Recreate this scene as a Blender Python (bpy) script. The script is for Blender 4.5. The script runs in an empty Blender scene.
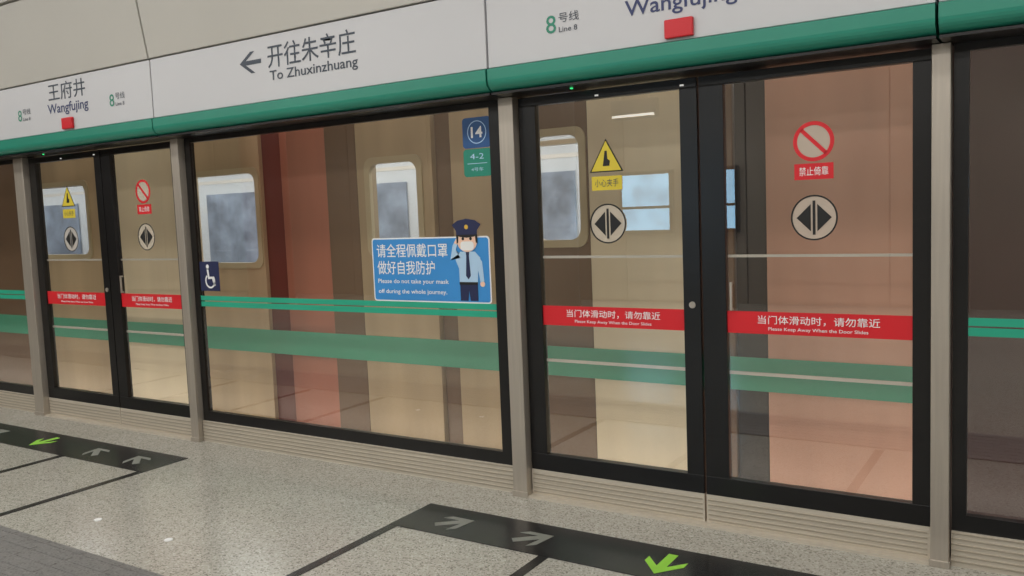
import bpy, bmesh, math
from mathutils import Vector, Matrix
sc=bpy.context.scene
try:
    sc.view_settings.view_transform='Standard'
    sc.view_settings.look='None'
    sc.view_settings.exposure=0.0
except Exception as e: print(e)
COL=sc.collection

# ---------------------------------------------------------------- materials
def lin(c):
    c=c/255.0
    return c/12.92 if c<=0.04045 else ((c+0.055)/1.055)**2.4
def rgb(r,g,b): return (lin(r),lin(g),lin(b),1.0)
def mat(name,col,rough=0.5,metal=0.0,var=0.06,scale=4.0,emit=0.0,stretch=None,spec=None):
    m=bpy.data.materials.new(name); m.use_nodes=True
    nt=m.node_tree; N=nt.nodes; L=nt.links
    b=N['Principled BSDF']
    b.inputs['Roughness'].default_value=rough; b.inputs['Metallic'].default_value=metal
    if spec is not None: b.inputs['Specular IOR Level'].default_value=spec
    tc=N.new('ShaderNodeTexCoord'); mp=N.new('ShaderNodeMapping'); nz=N.new('ShaderNodeTexNoise')
    L.new(tc.outputs['Object'],mp.inputs['Vector']); L.new(mp.outputs['Vector'],nz.inputs['Vector'])
    if stretch: mp.inputs['Scale'].default_value=stretch
    nz.inputs['Scale'].default_value=scale; nz.inputs['Detail'].default_value=3
    rp=N.new('ShaderNodeValToRGB'); L.new(nz.outputs['Fac'],rp.inputs['Fac'])
    rp.color_ramp.elements[0].position=.3; rp.color_ramp.elements[1].position=.7
    rp.color_ramp.elements[0].color=(col[0]*(1-var),col[1]*(1-var),col[2]*(1-var),1)
    rp.color_ramp.elements[1].color=(min(1,col[0]*(1+var)),min(1,col[1]*(1+var)),min(1,col[2]*(1+var)),1)
    L.new(rp.outputs['Color'],b.inputs['Base Color'])
    if emit>0:
        L.new(rp.outputs['Color'],b.inputs['Emission Color']); b.inputs['Emission Strength'].default_value=emit
    return m
def glass_mat(name,tint,r0=.1,r1=.9,rough=0.0):
    m=bpy.data.materials.new(name); m.use_nodes=True
    nt=m.node_tree; N=nt.nodes; L=nt.links
    for n in list(N): N.remove(n)
    out=N.new('ShaderNodeOutputMaterial'); mx=N.new('ShaderNodeMixShader')
    tr=N.new('ShaderNodeBsdfTransparent'); gl=N.new('ShaderNodeBsdfGlossy')
    tr.inputs['Color'].default_value=tint; gl.inputs['Roughness'].default_value=rough
    gl.inputs['Color'].default_value=(1,1,1,1)
    lw=N.new('ShaderNodeLayerWeight'); lw.inputs['Blend'].default_value=.5
    pw=N.new('ShaderNodeMath'); pw.operation='POWER'; pw.inputs[1].default_value=4
    ad=N.new('ShaderNodeMath'); ad.operation='MULTIPLY_ADD'; ad.inputs[1].default_value=r1-r0; ad.inputs[2].default_value=r0; ad.use_clamp=True
    L.new(lw.outputs['Facing'],pw.inputs[0]); L.new(pw.outputs[0],ad.inputs[0]); L.new(ad.outputs[0],mx.inputs['Fac'])
    L.new(tr.outputs[0],mx.inputs[1]); L.new(gl.outputs[0],mx.inputs[2]); L.new(mx.outputs[0],out.inputs['Surface'])
    return m
def film_mat(name,col,alpha):
    m=mat(name,col,.5,0,.02,3)
    m.node_tree.nodes['Principled BSDF'].inputs['Alpha'].default_value=alpha
    return m
def terrazzo(name,base,dark,light,scale=110,rough=0.22):
    m=bpy.data.materials.new(name); m.use_nodes=True
    nt=m.node_tree; N=nt.nodes; L=nt.links; b=N['Principled BSDF']
    tc=N.new('ShaderNodeTexCoord')
    v=N.new('ShaderNodeTexVoronoi'); v.inputs['Scale'].default_value=scale
    L.new(tc.outputs['Object'],v.inputs['Vector'])
    sp=N.new('ShaderNodeSeparateColor'); L.new(v.outputs['Color'],sp.inputs['Color'])
    rp=N.new('ShaderNodeValToRGB'); cr=rp.color_ramp; cr.interpolation='LINEAR'
    cr.elements[0].position=0.0; cr.elements[0].color=dark
    cr.elements[1].position=1.0; cr.elements[1].color=light
    e=cr.elements.new(.10); e.color=dark
    e=cr.elements.new(.25); e.color=base
    e=cr.elements.new(.8); e.color=base
    L.new(sp.outputs[0],rp.inputs['Fac'])
    nz=N.new('ShaderNodeTexNoise'); nz.inputs['Scale'].default_value=1.3; nz.inputs['Detail'].default_value=4
    L.new(tc.outputs['Object'],nz.inputs['Vector'])
    r2=N.new('ShaderNodeValToRGB'); r2.color_ramp.elements[0].position=.3; r2.color_ramp.elements[1].position=.7
    r2.color_ramp.elements[0].color=(.88,.88,.87,1); r2.color_ramp.elements[1].color=(1,1,1,1)
    L.new(nz.outputs['Fac'],r2.inputs['Fac'])
    mx=N.new('ShaderNodeMix'); mx.data_type='RGBA'; mx.blend_type='MULTIPLY'; mx.inputs[0].default_value=1
    L.new(rp.outputs['Color'],mx.inputs[6]); L.new(r2.outputs['Color'],mx.inputs[7])
    L.new(mx.outputs[2],b.inputs['Base Color']); b.inputs['Roughness'].default_value=rough
    return m

M={}
M['white']=mat('panel_white',rgb(202,202,205),.35,0,.02,1)
M['upper']=mat('panel_upper',rgb(198,195,188),.4,.1,.03,1)
M['green']=mat('green_trim',rgb(44,137,116),.3,0,.05,2)
M['greendec']=mat('green_decal',rgb(42,170,138),.4,0,.06,3)
M['steel']=mat('brushed_steel',rgb(190,181,169),.38,.6,.06,3,stretch=(30,30,1))
M['sill']=mat('sill_aluminium',rgb(212,203,188),.42,.35,.06,3,stretch=(1,40,40))
M['rib']=mat('sill_rib',rgb(176,166,150),.45,.35,.05,6)
M['black']=mat('black_frame',rgb(20,19,20),.3,0,.2,3)
M['seam']=mat('seam_dark',rgb(50,50,50),.6)
M['red']=mat('red_decal',rgb(218,34,44),.4,0,.05,3)
M['redlamp']=mat('red_lamp',rgb(205,28,40),.3,0,.05,3)
M['yellow']=mat('yellow_decal',rgb(222,200,60),.45,0,.05,4)
M['ink']=mat('ink_dark',rgb(66,74,86),.5)
M['navy']=mat('navy_ink',rgb(56,64,106),.5)
M['teal']=mat('line_green',rgb(55,140,115),.5)
M['whitedec']=mat('white_decal',rgb(240,240,240),.5,0,.02,3)
M['cream']=film_mat('frosted_film',rgb(225,215,200),.4)
M['blackdec']=mat('black_decal',rgb(25,25,25),.5)
M['blue']=mat('poster_blue',rgb(60,145,215),.45,0,.05,3)
M['blue2']=mat('sign_blue',rgb(40,85,140),.45,0,.05,3)
M['lblue']=mat('light_blue',rgb(180,212,240),.5,0,.03,4)
M['skin']=mat('cartoon_skin',rgb(245,205,180),.5,0,.03,4)
M['navy2']=mat('cartoon_navy',rgb(32,40,80),.5)
M['gold']=mat('cartoon_gold',rgb(220,180,70),.4)
M['bar']=mat('bar_light',rgb(225,220,210),.35,.3,.03,4)
M['lamp']=mat('white_lamp',rgb(255,252,245),.5,0,.0,1,emit=2.5)
M['ledg']=mat('green_led',rgb(60,230,130),.5,0,.0,1,emit=1)
M['ledw']=mat('white_led',rgb(230,230,225),.5,0,.0,1,emit=.5)
M['glass']=glass_mat('door_glass',(.93,.925,.91,1),.17,.9)
M['tglass']=glass_mat('train_glass',(.86,.89,.9,1),.08,.8)
M['floor']=terrazzo('terrazzo_floor',rgb(178,175,165),rgb(134,130,121),rgb(204,201,193),scale=140)
M['granite']=terrazzo('black_granite',rgb(34,34,35),rgb(20,20,20),rgb(56,56,56),scale=140,rough=.25)
M['tact']=terrazzo('tactile_grey',rgb(120,118,116),rgb(100,98,96),rgb(135,133,130),scale=120,rough=.5)
M['agreen']=mat('arrow_green',rgb(150,215,70),.5,0,.08,8)
M['agrey']=mat('arrow_grey',rgb(128,130,122),.5,0,.1,8)
M['ceil']=mat('ceiling_metal',rgb(205,205,200),.5,.1,.04,1)
M['wallb']=mat('wall_panel',rgb(150,142,130),.3,.1,.05,.8)
M['dark']=mat('tunnel_dark',rgb(28,27,26),.8)
S=(2,1,.3)  # upright stretched noise puts soft steel reflections into the panel colours
M['t_tan']=mat('train_tan',rgb(192,168,134),.35,.1,.18,1.2,stretch=S)
M['t_cream']=mat('train_cream',rgb(238,222,190),.35,.1,.10,1.2,stretch=S)
M['t_maroon_refl']=mat('train_maroon_reflection',rgb(98,44,36),.35,.1,.1,1.5)  # column reflection in the glass, put into the panel colour
M['t_rose_refl']=mat('train_rose_reflection',rgb(178,114,92),.35,.1,.16,1.2,stretch=S)  # reddish panel, its colour carries part of the column reflection
M['t_rose_refl2']=mat('train_rose_light',rgb(220,170,146),.35,.1,.14,1.2,stretch=S)
M['t_brown_refl']=mat('train_brown_and_reflection',rgb(122,96,74),.35,.1,.1,1.5)  # body brown, also stands in for dark vertical reflections in the glass
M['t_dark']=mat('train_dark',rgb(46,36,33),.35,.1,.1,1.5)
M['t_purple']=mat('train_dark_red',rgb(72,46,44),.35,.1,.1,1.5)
M['t_green']=mat('train_green',rgb(72,165,132),.4,.05,.08,1)
M['t_frame']=mat('train_window_frame',rgb(200,184,150),.3,.2,.05,3)
M['t_int']=mat('train_interior',rgb(222,226,228),.5,0,.05,2)
M['far']=mat('far_window_grey',rgb(150,162,178),.3,0,.4,4)
M['seat']=mat('seat_blue',rgb(70,100,140),.4)
M['screen']=mat('screen_blue',rgb(150,200,235),.5,0,.25,3,emit=3.2)
M['colm']=mat('column_cladding',rgb(120,60,50),.3,.2,.08,1)

# ---------------------------------------------------------------- helpers
def link(o,parent=None):
    COL.objects.link(o)
    if parent is not None: o.parent=parent
    return o
def empty(name,loc=(0,0,0)):
    e=bpy.data.objects.new(name,None); e.location=(0,0,0); e.empty_display_size=.1
    return link(e)
def meshobj(name,verts,faces,m,parent=None,bevel=0):
    me=bpy.data.meshes.new(name); me.from_pydata([tuple(v) for v in verts],[],faces); me.update()
    if m: me.materials.append(M[m])
    o=bpy.data.objects.new(name,me); link(o,parent)
    if bevel>0:
        b=o.modifiers.new('bevel','BEVEL'); b.width=bevel; b.segments=2; b.limit_method='ANGLE'
    return o
def boxes(name,bl,m,parent=None,bevel=0):
    V=[];F=[]
    for (x0,x1,y0,y1,z0,z1) in bl:
        i=len(V)
        V+=[(x0,y0,z0),(x1,y0,z0),(x1,y1,z0),(x0,y1,z0),(x0,y0,z1),(x1,y0,z1),(x1,y1,z1),(x0,y1,z1)]
        F+=[(i,i+3,i+2,i+1),(i+4,i+5,i+6,i+7),(i,i+1,i+5,i+4),(i+1,i+2,i+6,i+5),(i+2,i+3,i+7,i+6),(i+3,i,i+4,i+7)]
    return meshobj(name,V,F,m,parent,bevel)
def box(name,x0,x1,y0,y1,z0,z1,m,parent=None,bevel=0):
    return boxes(name,[(x0,x1,y0,y1,z0,z1)],m,parent,bevel)
def pane(name,x0,x1,y,z0,z1,m,parent=None):
    return meshobj(name,[(x0,y,z0),(x1,y,z0),(x1,y,z1),(x0,y,z1)],[(0,1,2,3)],m,parent)
def polyXZ(name,pts,y,th,m,parent=None):
    n=len(pts)
    area=sum(pts[i][0]*pts[(i+1)%n][1]-pts[(i+1)%n][0]*pts[i][1] for i in range(n))
    if area<0: pts=pts[::-1]
    V=[(p[0],y-th,p[1]) for p in pts]+[(p[0],y,p[1]) for p in pts]
    F=[tuple(range(n)),tuple(range(2*n-1,n-1,-1))]+[(i,i+n,(i+1)%n+n,(i+1)%n) for i in range(n)]
    return meshobj(name,V,F,m,parent)
def polyXY(name,pts,z,th,m,parent=None):
    n=len(pts)
    area=sum(pts[i][0]*pts[(i+1)%n][1]-pts[(i+1)%n][0]*pts[i][1] for i in range(n))
    if area<0: pts=pts[::-1]
    V=[(p[0],p[1],z+th) for p in pts]+[(p[0],p[1],z) for p in pts]
    F=[tuple(range(n)),tuple(range(2*n-1,n-1,-1))]+[(i,i+n,(i+1)%n+n,(i+1)%n) for i in range(n)]
    return meshobj(name,V,F,m,parent)
def circ(cx,cz,r,n=40,a0=0,a1=360,rz=None):
    rz=rz or r
    full=abs(a1-a0)>=360
    k=n if full else n+1
    return [(cx+r*math.cos(math.radians(a0+(a1-a0)*i/n)),cz+rz*math.sin(math.radians(a0+(a1-a0)*i/n))) for i in range(k)]
def rrect(x0,x1,z0,z1,r,n=6):
    P=[]
    for cx,cz,a in ((x1-r,z1-r,0),(x0+r,z1-r,90),(x0+r,z0+r,180),(x1-r,z0+r,270)):
        P+=[(cx+r*math.cos(math.radians(a+90*i/n)),cz+r*math.sin(math.radians(a+90*i/n))) for i in range(n+1)]
    return P
def ringXZ(name,outer,inner,y0,y1,m,parent=None,closed=True):
    n=len(outer)
    V=[(p[0],y0,p[1]) for p in outer]+[(p[0],y0,p[1]) for p in inner]+[(p[0],y1,p[1]) for p in outer]+[(p[0],y1,p[1]) for p in inner]
    F=[]
    for i in range(n if closed else n-1):
        j=(i+1)%n
        F+=[(i,j,n+j,n+i),(2*n+i,3*n+i,3*n+j,2*n+j),(i,2*n+i,2*n+j,j),(n+i,n+j,3*n+j,3*n+i)]
    return meshobj(name,V,F,m,parent)
def ring(name,cx,cz,ro,ri,y,th,m,parent=None):
    return ringXZ(name,circ(cx,cz,ro),circ(cx,cz,ri),y-th,y,m,parent)
def text(name,body,x0,x1,z0,z1,y,m,parent=None,bold=0.0,flat=None):
    """text fitted to a world rectangle, facing -Y"""
    cu=bpy.data.curves.new(name,'FONT'); cu.body=body; cu.size=1.0; cu.extrude=0.0; cu.offset=bold
    cu.resolution_u=3
    cu.materials.append(M[m]); o=bpy.data.objects.new(name,cu); COL.objects.link(o)
    bpy.context.view_layer.update()
    dg=bpy.context.evaluated_depsgraph_get()
    me=bpy.data.meshes.new_from_object(o.evaluated_get(dg))
    bpy.data.objects.remove(o); 
    me.name=name
    if len(me.vertices)==0: return None
    xs=[v.co.x for v in me.vertices]; ys=[v.co.y for v in me.vertices]
    sx=(x1-x0)/(max(xs)-min(xs)); sy=(z1-z0)/(max(ys)-min(ys)); ax=min(xs); ay=min(ys)
    for v in me.vertices:
        v.co=Vector((x0+(v.co.x-ax)*sx, y, z0+(v.co.y-ay)*sy))
    if not me.materials: me.materials.append(M[m])
    return link(bpy.data.objects.new(name,me),parent)

# ---------------------------------------------------------------- room shell
X0,X1=-20.0,7.0
YB=-9.0
floor=box('floor',X0,X1,YB,0.10,-0.2,0.0,'floor')
box('ceiling',X0,X1,YB,0.10,3.75,3.85,'ceil')
wb=empty('wall_back')
boxes('panels',[(x,x+1.98,YB-.1,YB,0,3.75) for x in [X0+2*i for i in range(14)]],'wallb',wb)
box('wall_left',X0-.1,X0,YB,.1,0,3.75,'wallb')
box('wall_right',X1,X1+.1,YB,.1,0,3.75,'wallb')

for i,x in enumerate((-12.2,-6.3,1.9)):
    e=empty('platform_column')
    o=meshobj('shaft',[(p[0],p[1],z) for z in (0.12,3.75) for p in [(x+.42*math.cos(math.radians(a)),-7.0+.42*math.sin(math.radians(a))) for a in range(0,360,10)]],
        [(k,(k+1)%36,36+(k+1)%36,36+k) for k in range(36)],'colm' if i!=1 else 'wallb',e)
    o=meshobj('base',[(p[0],p[1],z) for z in (0,.12) for p in [(x+.45*math.cos(math.radians(a)),-7.0+.45*math.sin(math.radians(a))) for a in range(0,360,10)]],
        [(k,(k+1)%36,36+(k+1)%36,36+k) for k in range(36)]+[tuple(range(36,72))],'steel',e)
for x in (-5.6,-4.55,1.0):
    e=empty('light_box')
    box('case',x-.45,x+.45,YB+.02,YB+.12,1.1,2.1,'black',e,.01)
    box('screen',x-.40,x+.40,YB+.12,YB+.13,1.16,2.04,'screen',e)
    box('mullion',x-.41,x+.41,YB+.13,YB+.14,1.5,1.54,'black',e)
e=empty('added_streak_light')  # unseen lit board added so a light streak reflects in the glass
box('board',-4.75,-4.15,-6.06,-5.94,2.62,2.85,'ink',e,.01)
box('light_line',-4.73,-4.17,-5.94,-5.93,2.64,2.67,'lamp',e)
boxes('rods',[(-4.65,-4.63,-6.01,-5.99,2.85,3.75),(-4.27,-4.25,-6.01,-5.99,2.85,3.75)],'steel',e)

def strip_light(y,en,z=3.74,x0=-13,x1=4):
    e=empty('ceiling_light')
    box('housing',x0,x1,y-.12,y+.12,z-.06,z,'steel',e)
    box('diffuser',x0+.02,x1-.02,y-.08,y+.08,z-.07,z-.06,'lamp',e)
    ld=bpy.data.lights.new('lamp','AREA'); ld.shape='RECTANGLE'; ld.size=x1-x0; ld.size_y=.5; ld.energy=en; ld.color=(1,.975,.94)
    lo=bpy.data.objects.new('lamp',ld); lo.location=((x0+x1)/2,y,z-.09); link(lo,e)
strip_light(-1.7,140); strip_light(-4.6,240); strip_light(-7.4,190)

# ---------------------------------------------------------------- header
HB,HG,HT=2.155,2.27,2.665
seams=[-14.0,-7.22,-5.20,-2.47,-0.41,2.4,5.0]
YF=-0.20
for k in range(len(seams)-1):
    a,b=seams[k]+.006,seams[k+1]-.006
    e=empty('header_sign')
    prof=[(0.10,HB),(-.10,HB)]
    for i in range(9):
        t=math.radians(-90+i*90/8)
        prof.append((-.14-.075*math.cos(t),HB+.06+.06*math.sin(t)))
    prof+=[(-.215,HG),(-.19,HG+.004),(0.10,HG+.004)]
    n=len(prof)
    V=[(a,p[0],p[1]) for p in prof]+[(b,p[0],p[1]) for p in prof]
    F=[(i,(i+1)%n,n+(i+1)%n,n+i) for i in range(n)]+[tuple(range(n-1,-1,-1)),tuple(range(n,2*n))]
    meshobj('green_trim',V,F,'green',e)
    box('soffit',a,b,-.185,.09,HB-.012,HB-.001,'black',e)
    box('white_panel',a,b,YF,.1,HG+.005,HT-.004,'white',e,.003)
for k in range(len(seams)-1):
    a,b=seams[k]+.008,seams[k+1]-.008
    e=empty('trim_upper')
    meshobj('panel',[(a,YF-.01,HT+.004),(b,YF-.01,HT+.004),(b,.1,HT+.004),(a,.1,HT+.004),(a,YF-.10,3.25),(b,YF-.10,3.25),(b,.1,3.25),(a,.1,3.25)],
      [(0,3,2,1),(4,5,6,7),(0,1,5,4),(1,2,6,5),(2,3,7,6),(3,0,4,7)],'upper',e,.004)
    box('panel_top',a,b,YF-.12,.1,3.262,3.74,'upper',e,.004)
wf=box('wall_front',X0,X1,.1,.16,HB,3.75,'seam')

yt=YF-.002
def station(cx,e):
    text('name_cn','王府井',cx-.24,cx+.24,2.505,2.635,yt,'ink',e,.004)
    text('name_en','Wangfujing',cx-.262,cx+.262,2.392,2.485,yt,'navy',e,.010)
    for s in (-.68,.52):
        text('line_no','8',cx+s,cx+s+.055,2.395,2.48,yt,'teal',e,.004)
        text('line_cn','号线',cx+s+.07,cx+s+.18,2.44,2.485,yt,'ink',e)
        text('line_en','Line 8',cx+s+.07,cx+s+.17,2.395,2.42,yt,'ink',e,.005)
    box('red_call_lamp',cx-.067,cx+.067,YF-.022,YF,2.285,2.368,'redlamp',e,.006)
e=empty('station_name_sign'); station(-1.44,e)
e=empty('station_name_sign'); station(-6.2,e)
e=empty('direction_sign')
text('dest_cn','开往朱辛庄',-4.06,-3.35,2.465,2.605,yt,'ink',e,.004)
text('dest_en','To Zhuxinzhuang',-4.05,-3.34,2.375,2.45,yt,'ink',e,.010)
polyXZ('arrow',[(-4.31,2.52),(-4.21,2.585),(-4.175,2.585),(-4.255,2.533),(-4.12,2.533),(-4.12,2.507),(-4.255,2.507),(-4.175,2.455),(-4.21,2.455)],YF-.001,.001,'ink',e)
e=empty('direction_sign')
text('dest_cn','开往瀛海',.6,1.3,2.465,2.61,yt,'ink',e,.004)
text('dest_en','To Yinghai',.6,1.3,2.375,2.45,yt,'ink',e,.01)

# ---------------------------------------------------------------- posts
for (a,b) in ((-7.285,-7.15),(-5.24,-5.16),(-2.51,-2.42),(-.445,-.375)):
    e=empty('door_post')
    box('column',a,b,-.06,.06,0.0,HB-.013,'steel',e,.004)
    box('foot',a-.004,b+.004,-.066,.064,0.0,.03,'steel',e,.002)

# ---------------------------------------------------------------- fixed panels
def sill(a,b,e,y=-.02):
    box('sill_plate',a,b,y,y+.06,0.0,.15,'sill',e)
    boxes('sill_ribs',[(a,b,y-.005,y,.02+.024*i,.026+.024*i) for i in range(6)],'rib',e)
def fixed(a,b):
    e=empty('fixed_glass_panel')
    sill(a,b,e)
    pane('glass',a+.05,b-.08,.0,.21,2.12,'glass',e)
    boxes('frame',[(a,b,-.008,.03,.15,.22),(a,b,-.008,.03,2.11,HB-.013),(a,a+.055,-.008,.03,.22,2.11),(b-.09,b,-.008,.03,.22,2.11)],'black',e)
    boxes('green_line',[(a+.056,b-.091,-.003,-.001,.97,1.005),(a+.056,b-.091,-.003,-.001,1.012,1.045)],'greendec',e)
    return e
fixed(-10.5,-7.29); fixed(-5.155,-2.515); fixed(-.37,2.6)

# ---------------------------------------------------------------- sliding doors
def leaf(e,a,b,sl,sr,left,nm):
    p=nm+'_'
    ga,gb=a+sl,b-sr
    box(p+'kick_plate',a,b,-.012,.03,0.012,.15,'sill',e)
    boxes(p+'kick_ribs',[(a+.01,b-.01,-.017,-.012,.025+.024*i,.031+.024*i) for i in range(5)],'rib',e)
    boxes(p+'frame',[(a,b,-.01,.035,.15,.24),(a,b,-.01,.035,2.09,HB-.02),(a,ga,-.01,.035,.24,2.09),(gb,b,-.01,.035,.24,2.09)],'black',e,.002)
    pane(p+'glass',ga-.01,gb+.01,.006,.23,2.10,'glass',e)
    boxes(p+'bars',[(ga,gb,.02,.034,1.294,1.306),(ga,gb,.02,.034,.742,.756)],'bar',e)
    box(p+'red_strip',ga,gb,.001,.003,.942,1.045,'red',e)
    w=gb-ga; c=(ga+gb)/2
    text(p+'strip_cn','当门体滑动时，请勿靠近',ga+w*.18,gb-w*.16,.988,1.028,0,'whitedec',e,.004)
    text(p+'strip_en','Please Keep Away When the Door Slides',ga+w*.24,gb-w*.22,.955,.975,0,'whitedec',e,.004)
    y=.003
    r=.10; cz=1.468
    polyXZ(p+'disc',circ(c,cz,r),y,.0005,'cream',e)
    ring(p+'disc_ring',c,cz,r,r*.93,y-.001,.001,'blackdec',e)
    for s in (-1,1):
        polyXZ(p+'tri',[(c+s*.014,cz+.06),(c+s*.075,cz),(c+s*.014,cz-.06)],y-.001,.001,'blackdec',e)
    box(p+'disc_bar',c-.006,c+.006,y-.002,y-.001,cz-.075,cz+.075,'blackdec',e)
    cz=1.80
    if left:
        polyXZ(p+'warn_black',[(c-.093,cz-.075),(c+.093,cz-.075),(c,cz+.09)],y,.001,'blackdec',e)
        polyXZ(p+'warn_yellow',[(c-.082,cz-.069),(c+.082,cz-.069),(c,cz+.078)],y-.001,.001,'yellow',e)
        polyXZ(p+'warn_hand',[(c-.006,cz+.03),(c+.006,cz+.03),(c+.008,cz-.01),(c+.022,cz-.02),(c+.018,cz-.045),(c-.018,cz-.045),(c-.012,cz-.01)],y-.002,.001,'blackdec',e)
        box(p+'label',c-.083,c+.083,y-.001,y,1.635,1.705,'yellow',e)
        text(p+'label_t','小心夹手',c-.065,c+.065,1.652,1.69,y-.002,'ink',e,0)
    else:
        polyXZ(p+'no_white',circ(c,cz,.085),y,.0005,'cream',e)
        ring(p+'no_ring',c,cz,.087,.070,y-.001,.001,'red',e)
        s=.052
        polyXZ(p+'no_bar',[(c-s-.006,cz+s-.006),(c-s+.006,cz+s+.006),(c+s+.006,cz-s+.006),(c+s-.006,cz-s-.006)],y-.001,.001,'red',e)
        box(p+'label',c-.083,c+.083,y-.001,y,1.635,1.705,'red',e)
        text(p+'label_t','禁止倚靠',c-.062,c+.062,1.652,1.69,y-.002,'whitedec',e,0)
def door(a,mid,b,k=1.0):
    e=empty('platform_screen_door')
    leaf(e,a+.005,mid-.005,.10*k,.085*k,True,'left_leaf')
    leaf(e,mid+.005,b-.005,.115*k,.07*k,False,'right_leaf')
    polyXZ('lock',circ(mid-.045,1.07,.016,20),-.010,.006,'steel',e)
    boxes('handle',[(mid+.14,mid+.15,-.02,-.01,1.05,1.18),(mid+.14,mid+.15,-.01,.004,1.05,1.06),(mid+.14,mid+.15,-.01,.004,1.17,1.18)],'steel',e)
    box('threshold',a,b,-.06,.06,0.0,.011,'sill',e)
    for x in (mid-.52,mid-.075):
        box('door_lamp',x-.009,x+.009,-.014,-.010,2.10,2.108,'ledw',e)
    box('door_led',mid-.62,mid-.608,-.10,-.09,HB-.018,HB-.012,'ledg',e)
door(-2.42,-1.435,-.445)
door(-7.15,-6.15,-5.24,.95)

# ---------------------------------------------------------------- stickers
e=empty('door_number_sign')
polyXZ('plate_blue',rrect(-2.785,-2.60,1.90,2.065,.02),-.001,.002,'blue2',e)
ring('number_ring',-2.69,1.985,.062,.058,-.003,.001,'lblue',e)
text('number','14',-2.728,-2.652,1.955,2.015,-.0045,'whitedec',e,.02)
polyXZ('plate_green',rrect(-2.785,-2.60,1.745,1.895,.02),-.001,.002,'green',e)
text('arrow_no','4-2',-2.74,-2.65,1.84,1.87,-.0035,'lblue',e,0)
box('line',-2.76,-2.63,-.0035,-.003,1.815,1.818,'lblue',e)
text('car_no','4号车',-2.735,-2.655,1.775,1.795,-.0035,'lblue',e,0)

e=empty('wheelchair_sticker')
box('plate',-5.09,-4.89,-.003,-.001,1.08,1.285,'navy2',e)
cx,cz=-4.985,1.15
ringXZ('wheel',circ(cx,cz,.052,28,130,400),circ(cx,cz,.040,28,130,400),-.005,-.004,'whitedec',e,False)
polyXZ('head',circ(cx-.02,cz+.10,.015,16),-.004,.001,'whitedec',e)
polyXZ('body',[(cx-.03,cz+.08),(cx-.012,cz+.08),(cx-.006,cz+.03),(cx+.03,cz+.03),(cx+.055,cz-.03),(cx+.04,cz-.035),(cx+.02,cz+.015),(cx-.02,cz+.012)],-.004,.001,'whitedec',e)

e=empty('mask_notice_poster')
xa,xb=-3.48,-2.645
polyXZ('plate_white',rrect(xa-.008,xb+.008,1.045,1.42,.02),-.001,.001,'whitedec',e)
polyXZ('plate',rrect(xa,xb,1.053,1.412,.016),-.002,.001,'blue',e)
text('cn_1','请全程佩戴口罩',xa+.03,xa+.555,1.305,1.385,-.0035,'whitedec',e,.006)
text('cn_2','做好自我防护',xa+.03,xa+.46,1.205,1.285,-.0035,'whitedec',e,.006)
text('en_1','Please do not take your mask',xa+.03,xa+.555,1.145,1.178,-.0035,'whitedec',e,.008)
text('en_2','off during the whole journey.',xa+.03,xa+.54,1.085,1.118,-.0035,'whitedec',e,.008)
cx=-2.785; y=-.004
def P(nm,pts,m,l): polyXZ(nm,[(cx+p[0],p[1]) for p in pts],y-.0008*l,.0006,m,e)
P('trousers',[(-.06,1.16),(.06,1.16),(.06,1.06),(.008,1.06),(0,1.12),(-.008,1.06),(-.06,1.06)],'navy2',1)
P('shirt',[(-.05,1.335),(.05,1.335),(.085,1.30),(.065,1.22),(.062,1.15),(-.062,1.15),(-.062,1.24),(-.085,1.29)],'lblue',1.5)
P('arm_down',[(.06,1.32),(.095,1.28),(.105,1.17),(.08,1.165),(.065,1.24)],'lblue',1.2)
P('hand_down',circ(.093,1.155,.016,14),'skin',1)
P('arm_salute',[(-.055,1.325),(-.12,1.29),(-.10,1.37),(-.075,1.41),(-.06,1.395),(-.08,1.345),(-.05,1.30)],'lblue',2)
P('hand_salute',[(-.09,1.385),(-.055,1.43),(-.045,1.415),(-.07,1.375)],'skin',2.5)
P('tie',[(-.012,1.335),(.012,1.335),(.009,1.31),(.016,1.20),(0,1.18),(-.016,1.20),(-.009,1.31)],'navy2',2.5)
P('belt',[(-.062,1.15),(.062,1.15),(.062,1.165),(-.062,1.165)],'blackdec',3)
P('face',circ(0,1.395,.068,30,rz=.062),'skin',3)
P('hair_l',[(-.072,1.43),(-.055,1.43),(-.06,1.385),(-.07,1.38)],'blackdec',3.5)
P('hair_r',[(.072,1.43),(.055,1.43),(.06,1.385),(.07,1.38)],'blackdec',3.5)
P('mask',rrect(-.045,.045,1.342,1.392,.018),'whitedec',4)
P('eye_l',circ(-.026,1.407,.009,12),'blackdec',4)
P('eye_r',circ(.026,1.407,.009,12),'blackdec',4)
P('cap_brim',[(-.072,1.43),(.072,1.43),(.05,1.418),(0,1.412),(-.05,1.418)],'blackdec',4.5)
P('cap_band',[(-.07,1.43),(.07,1.43),(.072,1.455),(-.072,1.455)],'navy2',4.5)
P('cap_top',[(-.072,1.453),(.072,1.453),(.098,1.485),(.06,1.508),(0,1.518),(-.06,1.508),(-.098,1.485)],'navy2',5)
P('badge',circ(0,1.472,.013,12),'gold',5.5)

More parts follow.
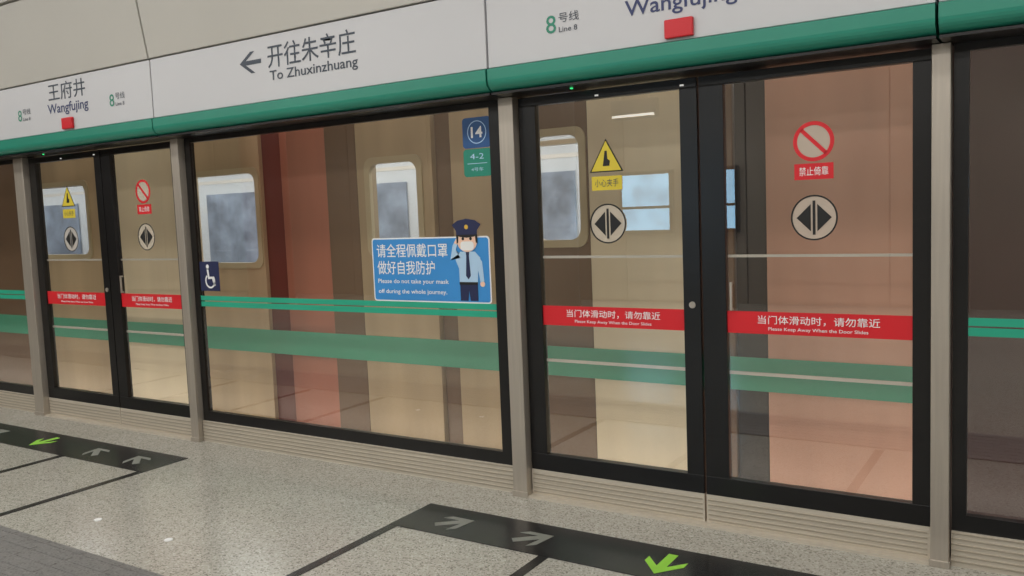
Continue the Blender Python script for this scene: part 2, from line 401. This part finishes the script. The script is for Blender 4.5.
# ---------------------------------------------------------------- floor markings
def arrow(nm,cx,cy,L,W,ang,m,e):
    pts=[(-.022,-L/2),(.022,-L/2),(.022,.03),(W/2,-.05),(W/2,.0),(0,L/2),(-W/2,.0),(-W/2,-.05),(-.022,.03)]
    c,s=math.cos(math.radians(ang)),math.sin(math.radians(ang))
    polyXY(nm,[(cx+p[0]*c-p[1]*s,cy+p[0]*s+p[1]*c) for p in pts],.004,.0015,m,e)
def marking(cx,h,inn):
    e=empty('floor_marking')
    box('band',cx-h,cx+h,-.71,-.37,0,.004,'granite',e)
    bl=[]
    for x in (cx-h+.025,cx-inn,cx+inn,cx+h-.025):
        bl.append((x-.025,x+.025,-1.62,-.71,0,.003))
    boxes('lines',bl,'granite',e)
    arrow('arrow_exit',cx,-.55,.22,.18,180,'agreen',e)
    for s in (-1,1):
        for dx in (.66,1.12):
            arrow('arrow_board',cx+s*dx,-.55,.20,.17,s*50,'agrey',e)
marking(-1.43,1.41,.51)
marking(-6.28,1.41,.51)
e=empty('tactile_paving')
box('strip',X0,X1,-2.27,-1.66,0,.004,'tact',e)
boxes('bars',[(x,x+.28,-2.22+.075*j,-2.185+.075*j,.004,.006) for x in [-12+.3*i for i in range(50)] for j in range(8)],'tact',e)
for (x,y) in ((-4.31,-1.36),(-3.70,-1.37)):  # small white discs on the floor surface
    e=empty('floor_stud')
    polyXY('disc',[(x+.02*math.cos(t*math.pi/12),y+.02*math.sin(t*math.pi/12)) for t in range(24)],0,.004,'whitedec',e)

# ---------------------------------------------------------------- train
TY=.60
tr=empty('subway_train')
segs=[(-18,-8.35,'t_brown_refl',None,0),(-8.33,-7.2,'t_tan',(-8.2,-7.35,1.3,1.95),0),(-7.18,-5.99,'t_cream',None,.02),
(-5.97,-5.10,'t_tan',(-5.92,-5.14,1.22,1.93),0),(-5.10,-4.90,'t_maroon_refl',None,.03),(-4.895,-4.43,'t_rose_refl',None,.02),
(-4.42,-4.13,'t_brown_refl',None,0),(-4.125,-3.47,'t_tan',(-4.02,-3.58,1.30,1.92),.0),(-3.46,-3.33,'t_brown_refl',None,.03),
(-3.32,-2.76,'t_tan',None,0),(-2.75,-2.34,'t_brown_refl',(-2.72,-2.38,1.35,2.0),.02),(-2.33,-1.75,'t_cream',None,0),
(-1.74,-1.48,'t_brown_refl',None,.02),(-1.475,-1.31,'t_dark',None,.04),(-1.30,-.60,'t_rose_refl2',None,0),(-.59,.9,'t_purple',None,.02),(.91,7,'t_dark',None,0)]
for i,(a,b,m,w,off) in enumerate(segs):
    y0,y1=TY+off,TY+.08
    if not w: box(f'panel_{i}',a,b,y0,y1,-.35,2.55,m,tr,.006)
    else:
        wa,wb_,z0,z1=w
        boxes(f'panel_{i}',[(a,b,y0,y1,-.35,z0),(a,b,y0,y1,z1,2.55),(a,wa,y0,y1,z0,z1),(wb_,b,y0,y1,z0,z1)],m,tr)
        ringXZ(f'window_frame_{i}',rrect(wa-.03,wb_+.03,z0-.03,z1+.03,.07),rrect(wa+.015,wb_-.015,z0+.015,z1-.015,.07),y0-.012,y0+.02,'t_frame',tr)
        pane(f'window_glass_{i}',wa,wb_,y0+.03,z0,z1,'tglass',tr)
box('stripe',-18,-.60,TY-.004,TY,.54,.72,'t_green',tr)
box('roof',-18,7,TY,3.3,2.55,2.65,'t_tan',tr)
box('car_floor',-18,7,TY+.08,3.3,-.35,-.05,'t_dark',tr)
box('car_back',-18,7,3.2,3.3,-.05,2.55,'t_int',tr)
boxes('far_windows',[(x,x+1.2,3.18,3.19,1.0,1.9) for x in range(-17,6,2)],'far',tr)
boxes('benches',[(x,x+2.6,2.7,3.18,.38,.46) for x in (-16,-12.2,-8.4,-4.6,-.8)]+[(x,x+2.6,3.08,3.18,.46,.95) for x in (-16,-12.2,-8.4,-4.6,-.8)],'seat',tr,.02)
boxes('grab_poles',[(x,x+.035,1.9,1.935,-.05,2.4) for x in (-8.0,-6.4,-5.6,-5.3,-3.8,-2.6,0.1)]+[(-17,6,1.2,1.235,1.98,2.015),(-17,6,2.5,2.535,1.98,2.015)],'bar',tr)
boxes('interior_lamps',[(-17,6,1.3,1.4,2.52,2.54),(-17,6,2.4,2.5,2.52,2.54)],'lamp',tr)
ld=bpy.data.lights.new('interior_light','AREA'); ld.shape='RECTANGLE'; ld.size=20; ld.size_y=1.6; ld.energy=340; ld.color=(.93,.97,1)
lo=bpy.data.objects.new('interior_light',ld); lo.location=(-5.5,1.9,2.48); link(lo,tr)
# trackside
box('track_bed',-20,7,.10,5,-1.4,-1.2,'dark')
pe=box('trim_platform_edge',-20,7,.06,.11,-1.2,0,'dark')
box('wall_tunnel',-20,7,4.6,4.7,-1.2,4,'dark')
box('trackside_fill_housing',-14,4,.16,.22,2.46,2.5,'steel',wf)  # housing for the added fill light, out of view
ld=bpy.data.lights.new('trackside_fill','AREA'); ld.shape='RECTANGLE'; ld.size=18; ld.size_y=.06; ld.energy=20; ld.color=(1,.91,.79)  # unseen light added to brighten the train side from above
lo=bpy.data.objects.new('trackside_fill',ld); lo.location=(-5,.2,2.45); lo.rotation_euler=(math.radians(25),0,0); link(lo,wf)
ld=bpy.data.lights.new('edge_fill','AREA'); ld.shape='RECTANGLE'; ld.size=18; ld.size_y=.06; ld.energy=36; ld.color=(1,.91,.79)  # unseen light added under the platform edge, brightens the train from below
lo=bpy.data.objects.new('edge_fill',ld); lo.location=(-5,.125,-.06); lo.rotation_euler=(math.radians(150),0,0); link(lo,pe)

# ---------------------------------------------------------------- world + camera
w=bpy.data.worlds.new('world'); sc.world=w; w.use_nodes=True
w.node_tree.nodes['Background'].inputs[0].default_value=(.8,.8,.8,1); w.node_tree.nodes['Background'].inputs[1].default_value=.1
cam=bpy.data.cameras.new('camera'); co=bpy.data.objects.new('camera',cam); COL.objects.link(co); sc.camera=co
f=863.0
d=Vector((388,9672,863)).normalized()
a=Vector((1358,22,-863)); a=(a-d*a.dot(d)).normalized()
n=a.cross(d)
right=Vector((a.x,n.x,-d.x)); up=-Vector((a.y,n.y,-d.y)); fw=Vector((a.z,n.z,-d.z))
R=Matrix((right,up,-fw)).transposed()
co.matrix_world=Matrix.Translation((0,-3.92,1.55)) @ R.to_4x4()
cam.sensor_width=36; cam.lens=f/1024*36; cam.clip_start=.05; cam.clip_end=100
